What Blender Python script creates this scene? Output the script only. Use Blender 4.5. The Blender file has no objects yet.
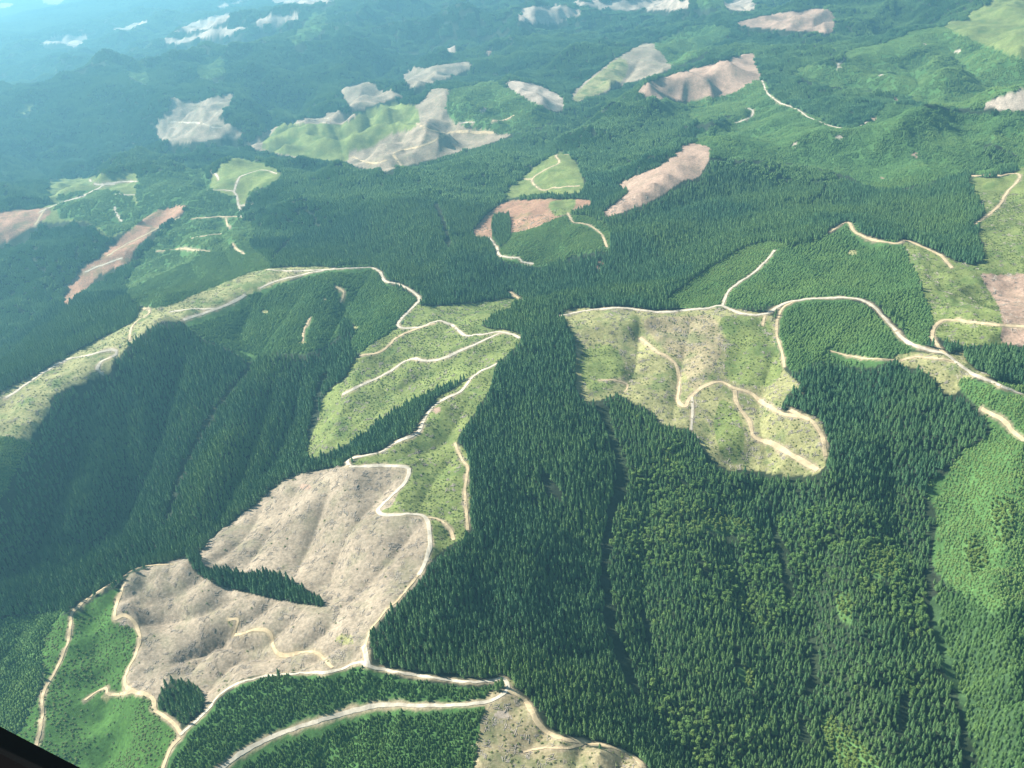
import bpy, math, random
import numpy as np
from mathutils import Matrix, Vector
from mathutils.kdtree import KDTree
rng = np.random.default_rng(7); random.seed(7)
S = bpy.context.scene; COL = S.collection
W, H = 1024, 768
FPX = 887.0; CAMZ = 830.0
PITCH = math.radians(28.0); ROLL = math.radians(5.6)
# ------------------------------------------------------------------ camera maths
fw = np.array([0, math.cos(PITCH), -math.sin(PITCH)])
r0 = np.array([1.0, 0, 0]); u0 = np.array([0, math.sin(PITCH), math.cos(PITCH)])
RT = math.cos(ROLL)*r0 - math.sin(ROLL)*u0
UP = math.sin(ROLL)*r0 + math.cos(ROLL)*u0
def rays(px):
    px = np.asarray(px, float)
    d = fw[None]*FPX + (px[:, :1]-W/2)*RT[None] + (H/2-px[:, 1:2])*UP[None]
    return d/np.linalg.norm(d, axis=1)[:, None]
def project(P):
    q = P-np.array([0, 0, CAMZ]); z = q@fw
    return np.stack([W/2+FPX*(q@RT)/z, H/2-FPX*(q@UP)/z], 1), z
def plane_pt(x, y, z):
    d = rays([[x, y]])[0]; d2 = min(d[2], -0.008); t = (CAMZ-z)/-d2
    return d[0]*t, d[1]*t
# ------------------------------------------------------------------ noise
_P = np.random.default_rng(3).integers(0, 2**31, 65536)
def _hash(ix, iy, s):
    return _P[(_P[(ix*1+s*131) & 65535]+iy) & 65535]/2**31
def vnoise(x, y, s=0):
    ix = np.floor(x).astype(np.int64); iy = np.floor(y).astype(np.int64)
    fx = x-ix; fy = y-iy; fx = fx*fx*fx*(fx*(fx*6-15)+10); fy = fy*fy*fy*(fy*(fy*6-15)+10)
    a = _hash(ix, iy, s); b = _hash(ix+1, iy, s); c = _hash(ix, iy+1, s); d = _hash(ix+1, iy+1, s)
    return (a*(1-fx)+b*fx)*(1-fy)+(c*(1-fx)+d*fx)*fy
def fbm(x, y, s=0, o=4):
    r = 0; a = .5; c = math.cos(.6); sn = math.sin(.6)
    for i in range(o):
        r = r+a*vnoise(x, y, s+i*17); a *= .5; x, y = (x*c-y*sn)*2.03, (x*sn+y*c)*2.03
    return r/(1-.5**o)
def ridged(x, y, s=0, o=4):
    r = 0; a = .5; c = math.cos(.9); sn = math.sin(.9)
    for i in range(o):
        r = r+a*(1-np.abs(2*vnoise(x, y, s+i*31)-1)); a *= .5; x, y = (x*c-y*sn)*2.1, (x*sn+y*c)*2.1
    return r/(1-.5**o)
# ------------------------------------------------------------------ relief: ridge and valley lines (picture x, picture y, height)
RIDGES = [
 [(-150,560,40),(0,440,50),(60,375,60),(110,352,70),(160,315,80),(210,300,70),(270,270,85),(335,268,90),(385,278,70),(415,297,60),(440,320,60),(485,334,70),(520,337,80),(560,316,80),(620,308,90),(720,306,85),(790,302,90),(850,298,95),(885,318,90),(940,354,90),(1024,395,90),(1150,450,80)],
 [(520,337,80),(495,366,65),(462,390,60),(424,420,50),(390,447,40),(350,462,40)],
 [(390,450,40),(407,472,32),(395,492,30),(405,512,30),(428,520,30),(425,565,25),(370,640,15),(364,665,10),(430,678,5),(505,685,0),(560,738,-10),(640,762,-15),(760,850,-60)],
 [(364,665,10),(290,674,-8),(245,680,-22),(205,712,-42),(180,735,-48),(165,768,-60),(150,850,-90)],
 [(0,650,-62),(75,602,-30),(130,570,-8),(183,559,-2),(235,588,-12),(300,604,-6),(345,625,2),(366,660,10)],
 [(75,602,-30),(68,642,-50),(43,695,-72),(35,750,-90)],
 [(118,600,-20),(135,625,-38),(140,650,-46),(130,685,-55),(152,705,-52),(180,735,-48)],
 [(290,300,70),(285,335,50),(270,365,15),(230,425,0),(205,480,-28),(188,515,-60)],
 [(400,300,66),(362,352,50),(345,400,15),(325,450,-12)],
 [(134,341,60),(100,400,10),(60,480,-22),(30,560,-75)],
 [(0,215,50),(45,205,60),(78,198,70),(140,180,70),(207,190,60),(240,170,70),(278,170,80),(300,190,60),(400,200,80),(450,230,60),(470,280,50),(440,305,50)],
 [(100,225,40),(60,260,-20),(20,300,-80)],
 [(0,120,80),(40,105,120),(90,75,180),(125,73,190),(160,83,170),(200,75,180),(235,58,210),(270,45,230),(320,12,300),(345,0,320),(420,-20,330)],
 [(0,75,0),(60,50,40),(110,35,60),(190,10,120),(240,-5,150)],
 [(240,150,10),(255,137,40),(290,121,80),(325,115,90),(385,104,110),(434,89,135),(490,80,140),(520,81,130),(550,90,90),(572,102,50)],
 [(342,88,60),(365,80,80),(400,72,80),(440,64,95),(470,60,90),(520,52,110),(560,40,120)],
 [(575,92,60),(624,52,130),(655,41,150),(700,35,140),(760,25,150),(829,9,180),(900,5,180)],
 [(646,85,80),(705,64,110),(751,52,135),(765,80,110),(800,110,90),(835,127,80),(855,128,85),(895,100,110)],
 [(797,68,120),(851,50,150),(884,42,170),(941,27,180),(967,20,190),(1024,30,190),(1100,40,190)],
 [(604,214,60),(640,190,100),(700,145,140),(711,150,140),(800,165,80)],
 [(500,260,50),(560,219,70),(605,240,60)],
 [(535,156,70),(555,153,80),(582,175,60),(589,200,55)],
 [(668,302,75),(700,270,72),(752,243,76),(830,232,100),(850,222,104),(900,243,100),(980,255,92),(985,210,100),(968,178,110),(1020,176,110),(1100,170,100)],
 [(720,306,85),(752,275,70),(800,262,80),(860,255,80)],
 [(665,330,70),(690,430,25),(680,500,-40),(700,580,-95),(720,660,-140),(760,768,-190)],
 [(784,340,76),(806,400,50),(830,460,25),(850,540,-40),(860,620,-85),(880,700,-125),(900,768,-160)],
 [(1024,440,75),(1000,560,-10),(1024,700,-70)],
 [(535,345,76),(548,420,35),(530,500,-5),(510,580,-25),(500,640,-12)],
]
VALLEYS = [
 [(470,374,48),(440,395,20),(380,425,0),(330,460,-25),(290,480,-42),(230,520,-66),(180,545,-86),(100,595,-106),(0,640,-116),(-120,690,-122)],
 [(350,598,-5),(310,594,-25),(250,578,-42),(200,558,-58),(165,556,-80)],
 [(240,320,35),(240,340,5),(254,365,-8),(215,415,-48),(185,470,-78),(165,530,-96)],
 [(350,325,50),(330,370,5),(318,410,-28),(300,460,-60)],
 [(95,630,-62),(98,690,-92),(110,768,-125)],
 [(195,682,-54),(182,700,-62),(172,706,-62)],
 [(20,640,-120),(0,700,-160),(-60,768,-190)],
 [(-100,420,-160),(0,345,-140),(40,310,-120),(90,290,-90),(130,298,-40),(180,285,10),(240,268,50)],
 [(0,260,-60),(40,245,-30),(70,240,-10)],
 [(0,195,-75),(60,182,-75),(140,165,-55),(230,155,-35),(265,158,-15),(300,167,-5),(380,178,-5),(450,165,5),(510,142,5),(560,130,0),(590,112,15)],
 [(30,160,-30),(80,140,0),(100,120,40),(110,95,110)],
 [(0,100,-60),(60,92,-60),(110,86,-50),(200,78,-40),(270,68,-20)],
 [(250,230,0),(350,250,0),(430,270,20),(490,225,20),(520,190,20),(540,150,0),(590,130,-20)],
 [(330,108,45),(400,93,40),(470,78,50),(540,78,35),(575,102,15),(620,102,20),(650,75,60),(690,55,70),(740,45,80),(800,58,80)],
 [(801,82,80),(870,94,60),(944,108,60),(1024,92,50)],
 [(620,235,30),(700,210,20),(780,195,20),(860,190,40),(930,205,50)],
 [(600,165,40),(660,130,50),(720,110,60)],
 [(510,290,20),(560,285,15),(620,278,25),(690,250,35),(740,225,40)],
 [(740,345,60),(725,400,30),(710,440,0)],
 [(600,400,35),(620,480,-25),(607,560,-70),(612,620,-98),(660,700,-140),(730,800,-180)],
 [(735,475,-20),(775,530,-85),(790,600,-130),(812,670,-170),(830,768,-210)],
 [(900,330,75),(905,380,60),(930,430,30),(940,490,-20),(932,560,-75),(930,620,-110),(958,700,-160),(968,780,-200)],
 [(830,275,60),(890,275,72)],
 [(410,730,-25),(350,750,-60),(300,800,-90)],
 [(430,600,0),(450,540,0),(440,480,20)],
]
# small gullies and flutes: picture line, depth, width (m)
GULLIES = [
 ([(300,480),(275,515),(240,570)],9,26), ([(330,478),(310,530),(290,575)],12,28), ([(390,480),(345,530),(325,590)],10,28), ([(415,525),(370,575),(340,605)],8,24),
 ([(262,500),(245,530),(215,560)],7,20), ([(205,575),(170,590),(130,600)],7,20), ([(238,590),(190,608),(140,622)],11,20), ([(275,598),(225,622),(170,660)],12,20),
 ([(300,606),(262,632),(215,640),(185,670)],13,20), ([(330,622),(290,645),(235,655),(205,690)],12,20), ([(345,640),(300,662),(255,675)],8,18), ([(160,568),(140,585),(122,600)],6,18),
 ([(100,375),(75,400),(30,470)],10,45), ([(300,290),(270,325),(255,360)],12,40), ([(370,270),(345,300),(320,350)],12,40), ([(250,300),(235,330)],12,40),
 ([(640,315),(635,360),(620,395)],7,35), ([(690,320),(680,370),(672,420)],7,35), ([(775,350),(760,400),(770,460)],8,35), ([(455,320),(420,345),(380,365)],7,30),
 ([(500,345),(440,365),(380,395)],8,30), ([(470,395),(440,440),(400,450)],7,30), ([(455,450),(430,480),(420,505)],7,26),
 ([(650,470),(640,560),(650,640)],14,45), ([(720,480),(735,560),(760,640)],12,40), ([(830,520),(815,600),(820,650)],14,40), ([(890,440),(900,520),(925,560)],14,45),
 ([(640,620),(665,680),(690,720)],10,25), ([(540,560),(590,590)],12,40), ([(510,480),(570,520),(600,560)],16,45), ([(470,590),(540,640),(600,650)],14,45),
 ([(120,400),(110,470),(60,560)],28,50), ([(180,350),(150,430),(110,540)],28,45), ([(270,380),(240,450),(210,530)],20,38), ([(300,360),(285,420),(255,480)],20,35), ([(75,440),(45,500),(15,570)],24,45),
 ([(170,235),(190,262),(200,275)],12,50), ([(215,215),(225,250),(235,270)],12,50), ([(60,100),(75,130),(90,160)],45,160), ([(115,85),(122,115),(130,150)],60,170),
 ([(255,60),(262,90),(265,130)],60,170), ([(290,50),(300,80),(290,115)],60,170), ([(25,125),(30,150),(50,170)],45,150), ([(340,30),(370,55),(400,75)],60,200),
 ([(390,108),(400,130),(405,150)],14,60), ([(450,95),(450,115),(460,130)],14,60), ([(490,85),(500,105),(510,125)],14,60), ([(330,120),(340,140),(345,160)],12,60),
 ([(640,55),(625,75),(610,90)],16,60), ([(845,60),(860,75),(870,90)],22,80), ([(895,45),(920,65),(935,95)],26,90), ([(950,40),(980,65),(1000,85)],26,90),
 ([(960,470),(990,520),(985,570)],12,45), ([(700,290),(720,280)],6,30),
]
NT, NR = 1250, 1500
TH = np.radians(np.linspace(-53, 53, NT)); LR = np.linspace(math.log(330), math.log(60000), NR)
def dens(line, step):
    L = np.array([list(plane_pt(*p))+[p[2]] for p in line]); out = []
    for a, b in zip(L[:-1], L[1:]):
        n = max(2, int(np.hypot(*(b-a)[:2])/(step*max(1, np.hypot(*a[:2])/1500)))); t = np.linspace(0, 1, n, endpoint=False)[:, None]
        out.append(a+(b-a)*t)
    out.append(L[-1:]); return np.concatenate(out)
def ctl(cT, cR):
    TT, LL = np.meshgrid(cT, cR); X = (np.exp(LL)*np.sin(TT)).ravel(); Y = (np.exp(LL)*np.cos(TT)).ravel()
    # softened distance and height of the nearest ridge / valley
    R = np.concatenate([dens(l, 40) for l in RIDGES]); V = np.concatenate([dens(l, 40) for l in VALLEYS])
    def near(Q):
        dd = np.empty_like(X); zz = np.empty_like(X)
        for i in range(0, len(X), 4000):
            d2 = (X[i:i+4000, None]-Q[None, :, 0])**2+(Y[i:i+4000, None]-Q[None, :, 1])**2
            r2 = (X[i:i+4000]**2+Y[i:i+4000]**2)[:, None]
            w = 1/(d2+r2*2e-5+30)**2.5
            zz[i:i+4000] = (w*Q[None, :, 2]).sum(1)/w.sum(1); dd[i:i+4000] = np.sqrt(d2.min(1))
        return dd, zz
    dr, zr = near(R); dv, zv = near(V)
    dr2 = dr+4; dv2 = dv+6
    h = (zr*dv2+zv*dr2)/(dr2+dv2)
    sh = (len(cR), len(cT)); return h.reshape(sh), np.minimum(dr, dv).reshape(sh)
cT = np.linspace(TH[0], TH[-1], 360); cR = np.linspace(LR[0], LR[-1], 460)
Hc, Dc = ctl(cT, cR)
def bil(A, t, l, ta, la):
    u = np.clip((t-ta[0])/(ta[-1]-ta[0])*(len(ta)-1), 0, len(ta)-1.001); v = np.clip((l-la[0])/(la[-1]-la[0])*(len(la)-1), 0, len(la)-1.001)
    i = u.astype(int); j = v.astype(int); u = u-i; v = v-j
    return (A[j, i]*(1-u)+A[j, i+1]*u)*(1-v)+(A[j+1, i]*(1-u)+A[j+1, i+1]*u)*v
TT, LL = np.meshgrid(TH, LR); GX = np.exp(LL)*np.sin(TT); GY = np.exp(LL)*np.cos(TT); GR = np.exp(LL)
GZ = bil(Hc, TT, LL, cT, cR); D = bil(Dc, TT, LL, cT, cR)
sm = lambda e0, e1, x: (lambda t: t*t*(3-2*t))(np.clip((x-e0)/(e1-e0), 0, 1))
far = sm(2100, 3600, GR); vf = sm(7500, 13000, GR)
wx = GX+60*(fbm(GX/300, GY/300, 5)-.5); wy = GY+60*(fbm(GX/300, GY/300, 9)-.5)
GZ += (ridged(wx/330, wy/330, 1, 4)-.6)*62*sm(5, 150, D)*(1-far)*(1-.8*np.exp(-((GX-plane_pt(290, 590, 0)[0])**2+(GY-plane_pt(290, 590, 0)[1])**2)/300**2))
GZ += (ridged(wx/1000, wy/1000, 2, 5)-.6)*230*sm(20, 500, D)*far
ax, ay = plane_pt(290, 590, 0); calm = 1-.85*np.exp(-((GX-ax)**2+(GY-ay)**2)/300**2)
GZ += (ridged(wx/190, wy/190, 21, 3)-.6)*26*sm(4, 60, D)*(1-far)*calm
GZ += (ridged(wx/520, wy/520, 22, 3)-.6)*190*sm(5, 160, D)*far
GZ += (ridged(wx/950+7, wy/800, 24, 4)-.6)*220*sm(10, 300, D)*far
GZ += (fbm(GX/45, GY/45, 3, 3)-.5)*3.5*calm
mount = (ridged(GX/4200, GY/3800, 12, 5)-.45)*520+60
GZ = GZ*(1-vf*sm(200, 1500, D))+mount*vf*sm(200, 1500, D)
GZ = np.minimum(GZ, 560)
def ground_h(x, y):
    return bil(GZ, np.arctan2(x, y), .5*np.log(x*x+y*y), TH, LR)
def unproject(px):
    d = rays(px); n = len(d); t = np.full(n, 500.0); hit = np.zeros(n, bool); tp = t.copy()
    for k in range(2600):
        if hit.all(): break
        tn = t*1.0022; a = ~hit
        z = CAMZ+d[a, 2]*tn[a]; g = ground_h(d[a, 0]*tn[a], d[a, 1]*tn[a])
        idx = np.where(a)[0]; h = z <= g
        tp[idx] = t[idx]; t[idx] = tn[idx]; hit[idx[h]] = True
        done = (~h) & (tn[a] > 59000); hit[idx[done]] = True
    lo, hi = tp.copy(), t.copy()
    for k in range(14):
        m = (lo+hi)/2; b = CAMZ+d[:, 2]*m <= ground_h(d[:, 0]*m, d[:, 1]*m); hi = np.where(b, m, hi); lo = np.where(b, lo, m)
    return np.stack([d[:, 0]*hi, d[:, 1]*hi], 1)
def smooth_px(P, closed, step=4.0):
    P = np.array(P, float); n = len(P); out = []
    for i in range(n if closed else n-1):
        p0, p1, p2, p3 = (P[(i+k-1) % n] if closed else P[min(max(i+k-1, 0), n-1)] for k in range(4))
        m = max(1, int(np.hypot(*(p2-p1))/step))
        for t in np.arange(m)/m:
            out.append(.5*((2*p1)+(p2-p0)*t+(2*p0-5*p1+4*p2-p3)*t*t+(3*p1-p0-3*p2+p3)*t**3))
    if not closed: out.append(P[-1])
    return np.array(out)
for L, dep, wd in GULLIES:      # carve after the main relief
    q = unproject(smooth_px(L, False, 5)); x0, y0 = q.min(0)-wd*5; x1, y1 = q.max(0)+wd*5
    m = (GX > x0) & (GX < x1) & (GY > y0) & (GY < y1)
    gx = GX[m]; gy = GY[m]; best = np.full(len(gx), 1e9); par = np.zeros(len(gx))
    for k in range(len(q)-1):
        a, b = q[k], q[k+1]; ab = b-a
        if np.hypot(*ab) > wd*12: continue
        t = np.clip(((gx-a[0])*ab[0]+(gy-a[1])*ab[1])/(ab@ab+1e-9), 0, 1)
        d = np.hypot(gx-a[0]-ab[0]*t, gy-a[1]-ab[1]*t); c = d < best; best[c] = d[c]; par[c] = (k+t[c])/(len(q)-1)
    wob = 1+.2*(fbm(gx/60, gy/60, 8, 2)-.5)
    GZ[m] -= (1.7 if wd < 32 else 2.3 if dep < 30 else 1.9)*dep*np.exp(-(best/(wd*wob)))*np.sin(np.pi*np.clip(.12+.8*par, 0, 1))**.7*(best < 1e8)
# ------------------------------------------------------------------ regions (picture outlines laid onto the relief)
# kinds: bare(brown) red tan ygreen(yellow-green regrowth) green(young bright) mid(older plantation) forest bleaf pale
REG = [
 ('mid',[(694,138),(727,120),(745,95),(765,92),(800,110),(835,125),(855,128),(885,105),(945,110),(980,115),(1024,112),(1060,130),(985,145),(1000,170),(960,175),(920,185),(880,190),(845,175),(800,165),(760,160),(712,157),(705,148)]),
 ('forest',[(805,108),(870,95),(885,104),(870,120),(852,127),(832,123)]),
 ('mid',[(684,30),(700,25),(730,28),(722,40),(684,62)]),
 ('green',[(797,68),(834,63),(851,50),(884,43),(917,30),(941,27),(967,21),(1060,33),(1060,80),(994,97),(984,107),(944,107),(924,103),(901,95),(871,90),(834,87),(801,78)]),
 ('ygreen',[(945,25),(967,21),(1060,33),(1060,62),(1015,57),(985,45),(955,33)]), ('ygreen',[(967,18),(985,5),(1000,-5),(1060,-5),(1060,25),(1000,25)]),
 ('pale',[(986,107),(1000,97),(1050,84),(1050,110)]), ('green',[(990,142),(1005,132),(1050,128),(1050,170),(1018,170),(1018,155)]),
 ('bare',[(172,97),(182,100),(200,100),(232,94),(230,105),(218,118),(233,125),(245,135),(213,140),(167,143),(155,127),(167,112)]),
 ('pale',[(173,32),(200,20),(233,12),(230,17),(213,27),(187,32)]), ('pale',[(160,38),(190,37),(213,29),(250,26),(228,36),(200,38),(182,43),(165,43)]),
 ('pale',[(256,20),(287,13),(300,17),(277,25),(257,27)]), ('pale',[(215,6),(253,-1),(233,5),(220,8)]), ('pale',[(267,-3),(333,-3),(327,3),(277,3)]),
 ('pale',[(42,43),(55,35),(87,35),(77,47),(60,43)]), ('pale',[(113,30),(147,20),(135,28),(115,32)]), ('pale',[(40,-4),(62,-4),(60,4),(43,3)]), ('pale',[(0,3),(14,4),(10,7),(0,8)]),
 ('green',[(127,72),(140,62),(150,78),(147,84),(137,80)]), ('green',[(213,55),(225,65),(222,75),(205,78),(195,70)]), ('green',[(312,14),(327,17),(318,34),(295,45),(290,40),(305,25)]), ('ygreen',[(15,112),(30,102),(36,106),(22,115)]),
 ('bare',[(242,148),(255,137),(290,122),(325,117),(342,124),(359,115),(385,105),(414,106),(425,97),(434,89),(450,92),(452,120),(494,133),(511,135),(476,147),(402,167),(379,171),(342,164),(293,157),(253,149)]),
 ('ygreen',[(342,124),(359,115),(385,105),(414,106),(418,125),(390,135),(370,147),(350,152),(342,163),(293,156),(262,148),(275,130),(290,124)]),
 ('green',[(450,92),(475,85),(490,80),(505,87),(550,110),(555,118),(530,130),(500,133),(452,120)]), ('pale',[(505,83),(520,81),(545,88),(565,100),(563,110),(550,110),(525,98)]),
 ('bare',[(342,89),(365,81),(379,88),(402,96),(372,105),(352,112),(344,97)]), ('bare',[(405,72),(439,65),(467,62),(472,67),(442,80),(410,87)]), ('bare',[(328,112),(345,112),(355,116),(340,124),(325,120)]),
 ('pale',[(520,10),(542,6),(569,6),(582,13),(572,17),(552,24),(519,20)]), ('pale',[(567,3),(609,0),(680,-4),(687,8),(650,10),(612,10)]),
 ('bare',[(570,99),(576,90),(600,70),(624,53),(653,42),(664,55),(673,67),(626,84),(576,102)]), ('tan',[(572,98),(600,72),(620,58),(628,68),(615,86),(578,101)]),
 ('green',[(655,42),(690,32),(695,55),(675,66),(664,55)]),
 ('red2',[(642,86),(684,71),(714,63),(751,53),(756,62),(762,78),(747,85),(727,95),(694,101),(646,97)]),
 ('red2',[(737,24),(787,12),(829,10),(832,32),(804,31)]), ('pale',[(721,5),(734,-3),(754,-3),(756,8),(741,11)]), ('green',[(697,8),(700,-3),(732,-3),(721,6)]), ('green',[(688,102),(727,95),(747,85),(763,80),(768,95),(735,112),(715,120),(694,122)]),
 ('red2',[(619,184),(663,164),(684,145),(691,143),(711,150),(699,177),(684,180),(653,200),(606,217),(604,212),(629,192)]),
 ('ygreen',[(554,154),(569,154),(582,175),(581,192),(542,194),(506,199),(504,195),(522,177)]),
 ('red',[(474,230),(496,207),(522,200),(589,200),(592,205),(556,219),(529,230),(509,235),(492,238),(475,237)]), ('ygreen',[(550,202),(575,200),(572,212),(556,216)]),
 ('green',[(502,247),(509,235),(529,230),(556,219),(575,216),(590,217),(606,225),(610,240),(608,252),(595,252),(570,258),(540,266),(505,262),(497,256)]),
 ('forest',[(492,217),(509,215),(509,240),(494,248)]),
 ('ygreen',[(48,180),(92,177),(130,170),(140,180),(138,200),(147,217),(110,237),(87,222),(43,222),(40,210),(50,200)]), ('green',[(60,196),(92,190),(120,192),(138,205),(147,217),(112,234),(87,220),(60,218)]),
 ('red',[(-20,215),(40,209),(50,212),(35,225),(12,238),(-20,245)]),
 ('green',[(150,245),(185,212),(205,200),(215,175),(235,158),(278,170),(275,182),(250,195),(240,215),(255,228),(250,245),(270,268),(235,285),(180,303),(150,307),(130,300),(125,285),(140,262)]),
 ('mid',[(140,177),(175,170),(205,170),(209,198),(185,205),(155,212),(147,215),(138,200)]),
 ('ygreen',[(215,172),(235,158),(278,170),(275,182),(250,192),(245,205),(238,200),(230,195),(210,190)]), ('mid',[(195,188),(230,198),(240,215),(215,222),(190,218),(188,208)]),
 ('red',[(65,306),(66,290),(82,270),(103,254),(130,230),(153,213),(180,204),(185,208),(180,215),(160,227),(137,247),(128,262),(100,275),(75,300)]),
 ('tan',[(267,269),(207,289),(167,306),(143,308),(130,324),(67,356),(63,364),(-10,404),(-10,478),(30,450),(32,436),(52,406),(53,395),(103,374),(113,363),(134,341),(160,323),(184,320),(217,308),(267,288),(300,277),(334,268)]),
 ('mid',[(184,320),(217,308),(267,288),(334,268),(370,266),(385,282),(412,297),(416,304),(395,328),(362,352),(352,345),(355,325),(345,322),(334,340),(307,353),(274,353),(254,363),(230,350),(200,336)]),
 ('green',[(-10,440),(-10,480),(0,500),(20,460),(32,445),(20,440)]),
 ('ygreen',[(429,306),(475,303),(506,299),(524,299),(486,320),(486,328),(521,336),(492,368),(465,378),(452,385),(400,408),(370,428),(345,445),(325,455),(306,455),(318,420),(325,395),(345,378),(362,352),(395,330),(402,325),(412,304)]),
 ('forest',[(452,382),(400,408),(345,445),(300,462),(285,475),(330,470),(390,444),(416,424),(424,412),(434,400),(452,388)]),
 ('ygreen',[(434,402),(455,388),(480,372),(494,368),(489,390),(459,436),(456,443),(469,460),(467,530),(450,545),(428,560),(432,540),(425,520),(380,512),(410,475),(405,468),(352,463),(395,445),(420,430)]),
 ('bare',[(352,466),(405,468),(411,475),(400,492),(390,508),(378,512),(425,518),(430,545),(420,580),(385,615),(370,630),(366,660),(335,670),(245,678),(205,712),(178,738),(160,715),(150,700),(125,685),(140,645),(133,628),(113,618),(120,590),(130,575),(160,565),(183,558),(200,552),(215,535),(255,505),(290,478)]),
 ('forest',[(186,553),(200,555),(205,566),(240,572),(275,572),(290,580),(310,592),(326,603),(321,607),(290,602),(250,594),(215,584),(195,572)]),
 ('clump',[(158,700),(168,683),(190,682),(203,695),(204,710),(196,722),(182,733),(170,722),(159,710)]),
 ('green2',[(72,612),(118,588),(113,618),(133,628),(140,645),(125,685),(150,700),(178,738),(160,820),(-20,820),(-20,760),(38,700),(42,650),(52,622)]),
 ('mid',[(-30,640),(60,612),(52,625),(42,650),(38,690),(15,735),(-30,770)]),
 ('plant',[(207,712),(247,682),(335,673),(362,667),(395,677),(460,687),(497,688),(484,705),(484,830),(150,830),(165,768),(180,738)]),
 ('tan2',[(484,705),(500,692),(512,690),(527,703),(546,731),(582,746),(640,760),(650,830),(484,830)]),
 ('yb',[(565,313),(600,308),(660,312),(720,308),(765,315),(775,320),(780,345),(784,370),(795,380),(806,395),(808,412),(822,425),(828,455),(818,472),(790,475),(750,470),(725,468),(700,445),(690,430),(665,425),(645,410),(620,395),(590,402),(577,390),(575,340)]),
 ('ygreen',[(722,318),(765,320),(775,345),(782,368),(770,385),(745,385),(725,375),(728,345)]), ('tan2',[(645,320),(690,316),(715,318),(722,345),(712,372),(692,388),(680,362),(660,345)]), ('ygreen',[(720,400),(736,410),(745,440),(735,465),(722,455),(714,425)]), ('ygreen',[(583,350),(610,345),(625,365),(615,385),(590,390),(580,370)]),
 ('forest',[(782,404),(795,387),(804,396),(808,412),(795,417),(782,412)]),
 ('mid',[(668,302),(700,275),(752,245),(785,245),(800,245),(830,235),(850,222),(870,238),(900,243),(912,260),(920,290),(935,320),(930,340),(915,350),(890,310),(850,298),(780,305),(720,308),(680,305)]),
 ('green',[(668,302),(700,275),(752,245),(785,245),(768,262),(742,285),(722,303),(700,308)]),
 ('mid',[(782,312),(800,303),(850,300),(882,318),(905,343),(912,352),(895,358),(880,365),(860,368),(820,362),(796,372),(785,365),(775,340)]),
 ('ygreen',[(905,243),(940,255),(970,265),(985,258),(978,235),(985,210),(968,180),(1000,178),(1060,172),(1060,360),(1024,352),(960,345),(935,335),(932,320),(920,285)]),
 ('red2',[(980,275),(1005,275),(1060,280),(1060,350),(1005,345),(1003,320),(995,300)]),
 ('tan',[(893,360),(912,352),(945,355),(965,352),(990,375),(970,380),(957,392),(945,393),(930,375)]),
 ('forest',[(965,352),(985,345),(1060,355),(1060,400),(990,376),(970,365)]),
 ('green',[(958,385),(975,380),(1060,415),(1060,600),(1000,615),(960,595),(940,575),(932,560),(925,490),(945,475),(965,450),(985,440),(990,425),(975,405)]),
 ('bleaf',[(990,505),(1005,500),(1015,520),(1005,545),(992,535)]), ('bleaf',[(962,545),(975,540),(985,565),(970,575)]),
 ('mid2',[(932,600),(960,595),(1000,615),(1060,600),(1060,830),(975,830),(960,720),(940,660)]),  # hazy window reflection over forest, put in as paler plantation green
 ('lforest',[(600,410),(640,405),(665,425),(690,432),(725,470),(790,478),(822,474),(850,480),(930,500),(932,560),(930,600),(940,660),(965,720),(970,830),(760,830),(690,760),(640,700),(612,640),(605,560),(622,490)]),
 ('bleaf',[(700,512),(735,520),(750,530),(725,535),(705,525)]), ('bleaf',[(868,545),(890,550),(895,575),(872,575)]), ('bleaf',[(738,668),(750,672),(755,690),(742,684)]),('bleaf',[(835,595),(850,600),(852,625),(838,615)]),
 ('bleaf',[(820,720),(850,735),(880,768),(840,768)]),
]
for (x, y, r, k) in [(895,100,5,'red2'),(874,118,4,'red2'),(839,137,4,'pale'),(796,145,3,'pale'),(916,155,4,'red2'),(882,177,3,'red2'),(600,262,4,'red'),(598,268,3,'red'),(810,92,2,'pale'),
                     (840,68,3,'pale'),(881,76,3,'pale'),(958,51,4,'pale'),(925,44,3,'pale'),(483,110,4,'pale'),(852,253,6,'tan'),(103,474-10,1,'tan'),(323,300,3,'tan'),(264,312,4,'tan'),(302,343,4,'tan'),
                     (355,328,4,'tan'),(436,410,5,'red2'),(640,338,6,'tan'),(620,383,8,'tan'),(720,283,1,'pale'),(450,50,6,'pale'),(488,52,5,'red2'),(115,620,4,'tan'),(105,698,5,'tan'),(230,624,3,'tan'),(508,684,6,'tan'),(364,664,5,'tan'),
                     (305,487,6,'red2'),(345,640,9,'yb'),(502,715,8,'pale'),(700,740,0,'tan'),(625,615,2,'bleaf')]:
    if r > 1: REG.append((k, [(x-r, y), (x-r*.3, y-r*.6), (x+r*.8, y-r*.5), (x+r, y+r*.3), (x, y+r*.6)]))
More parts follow.
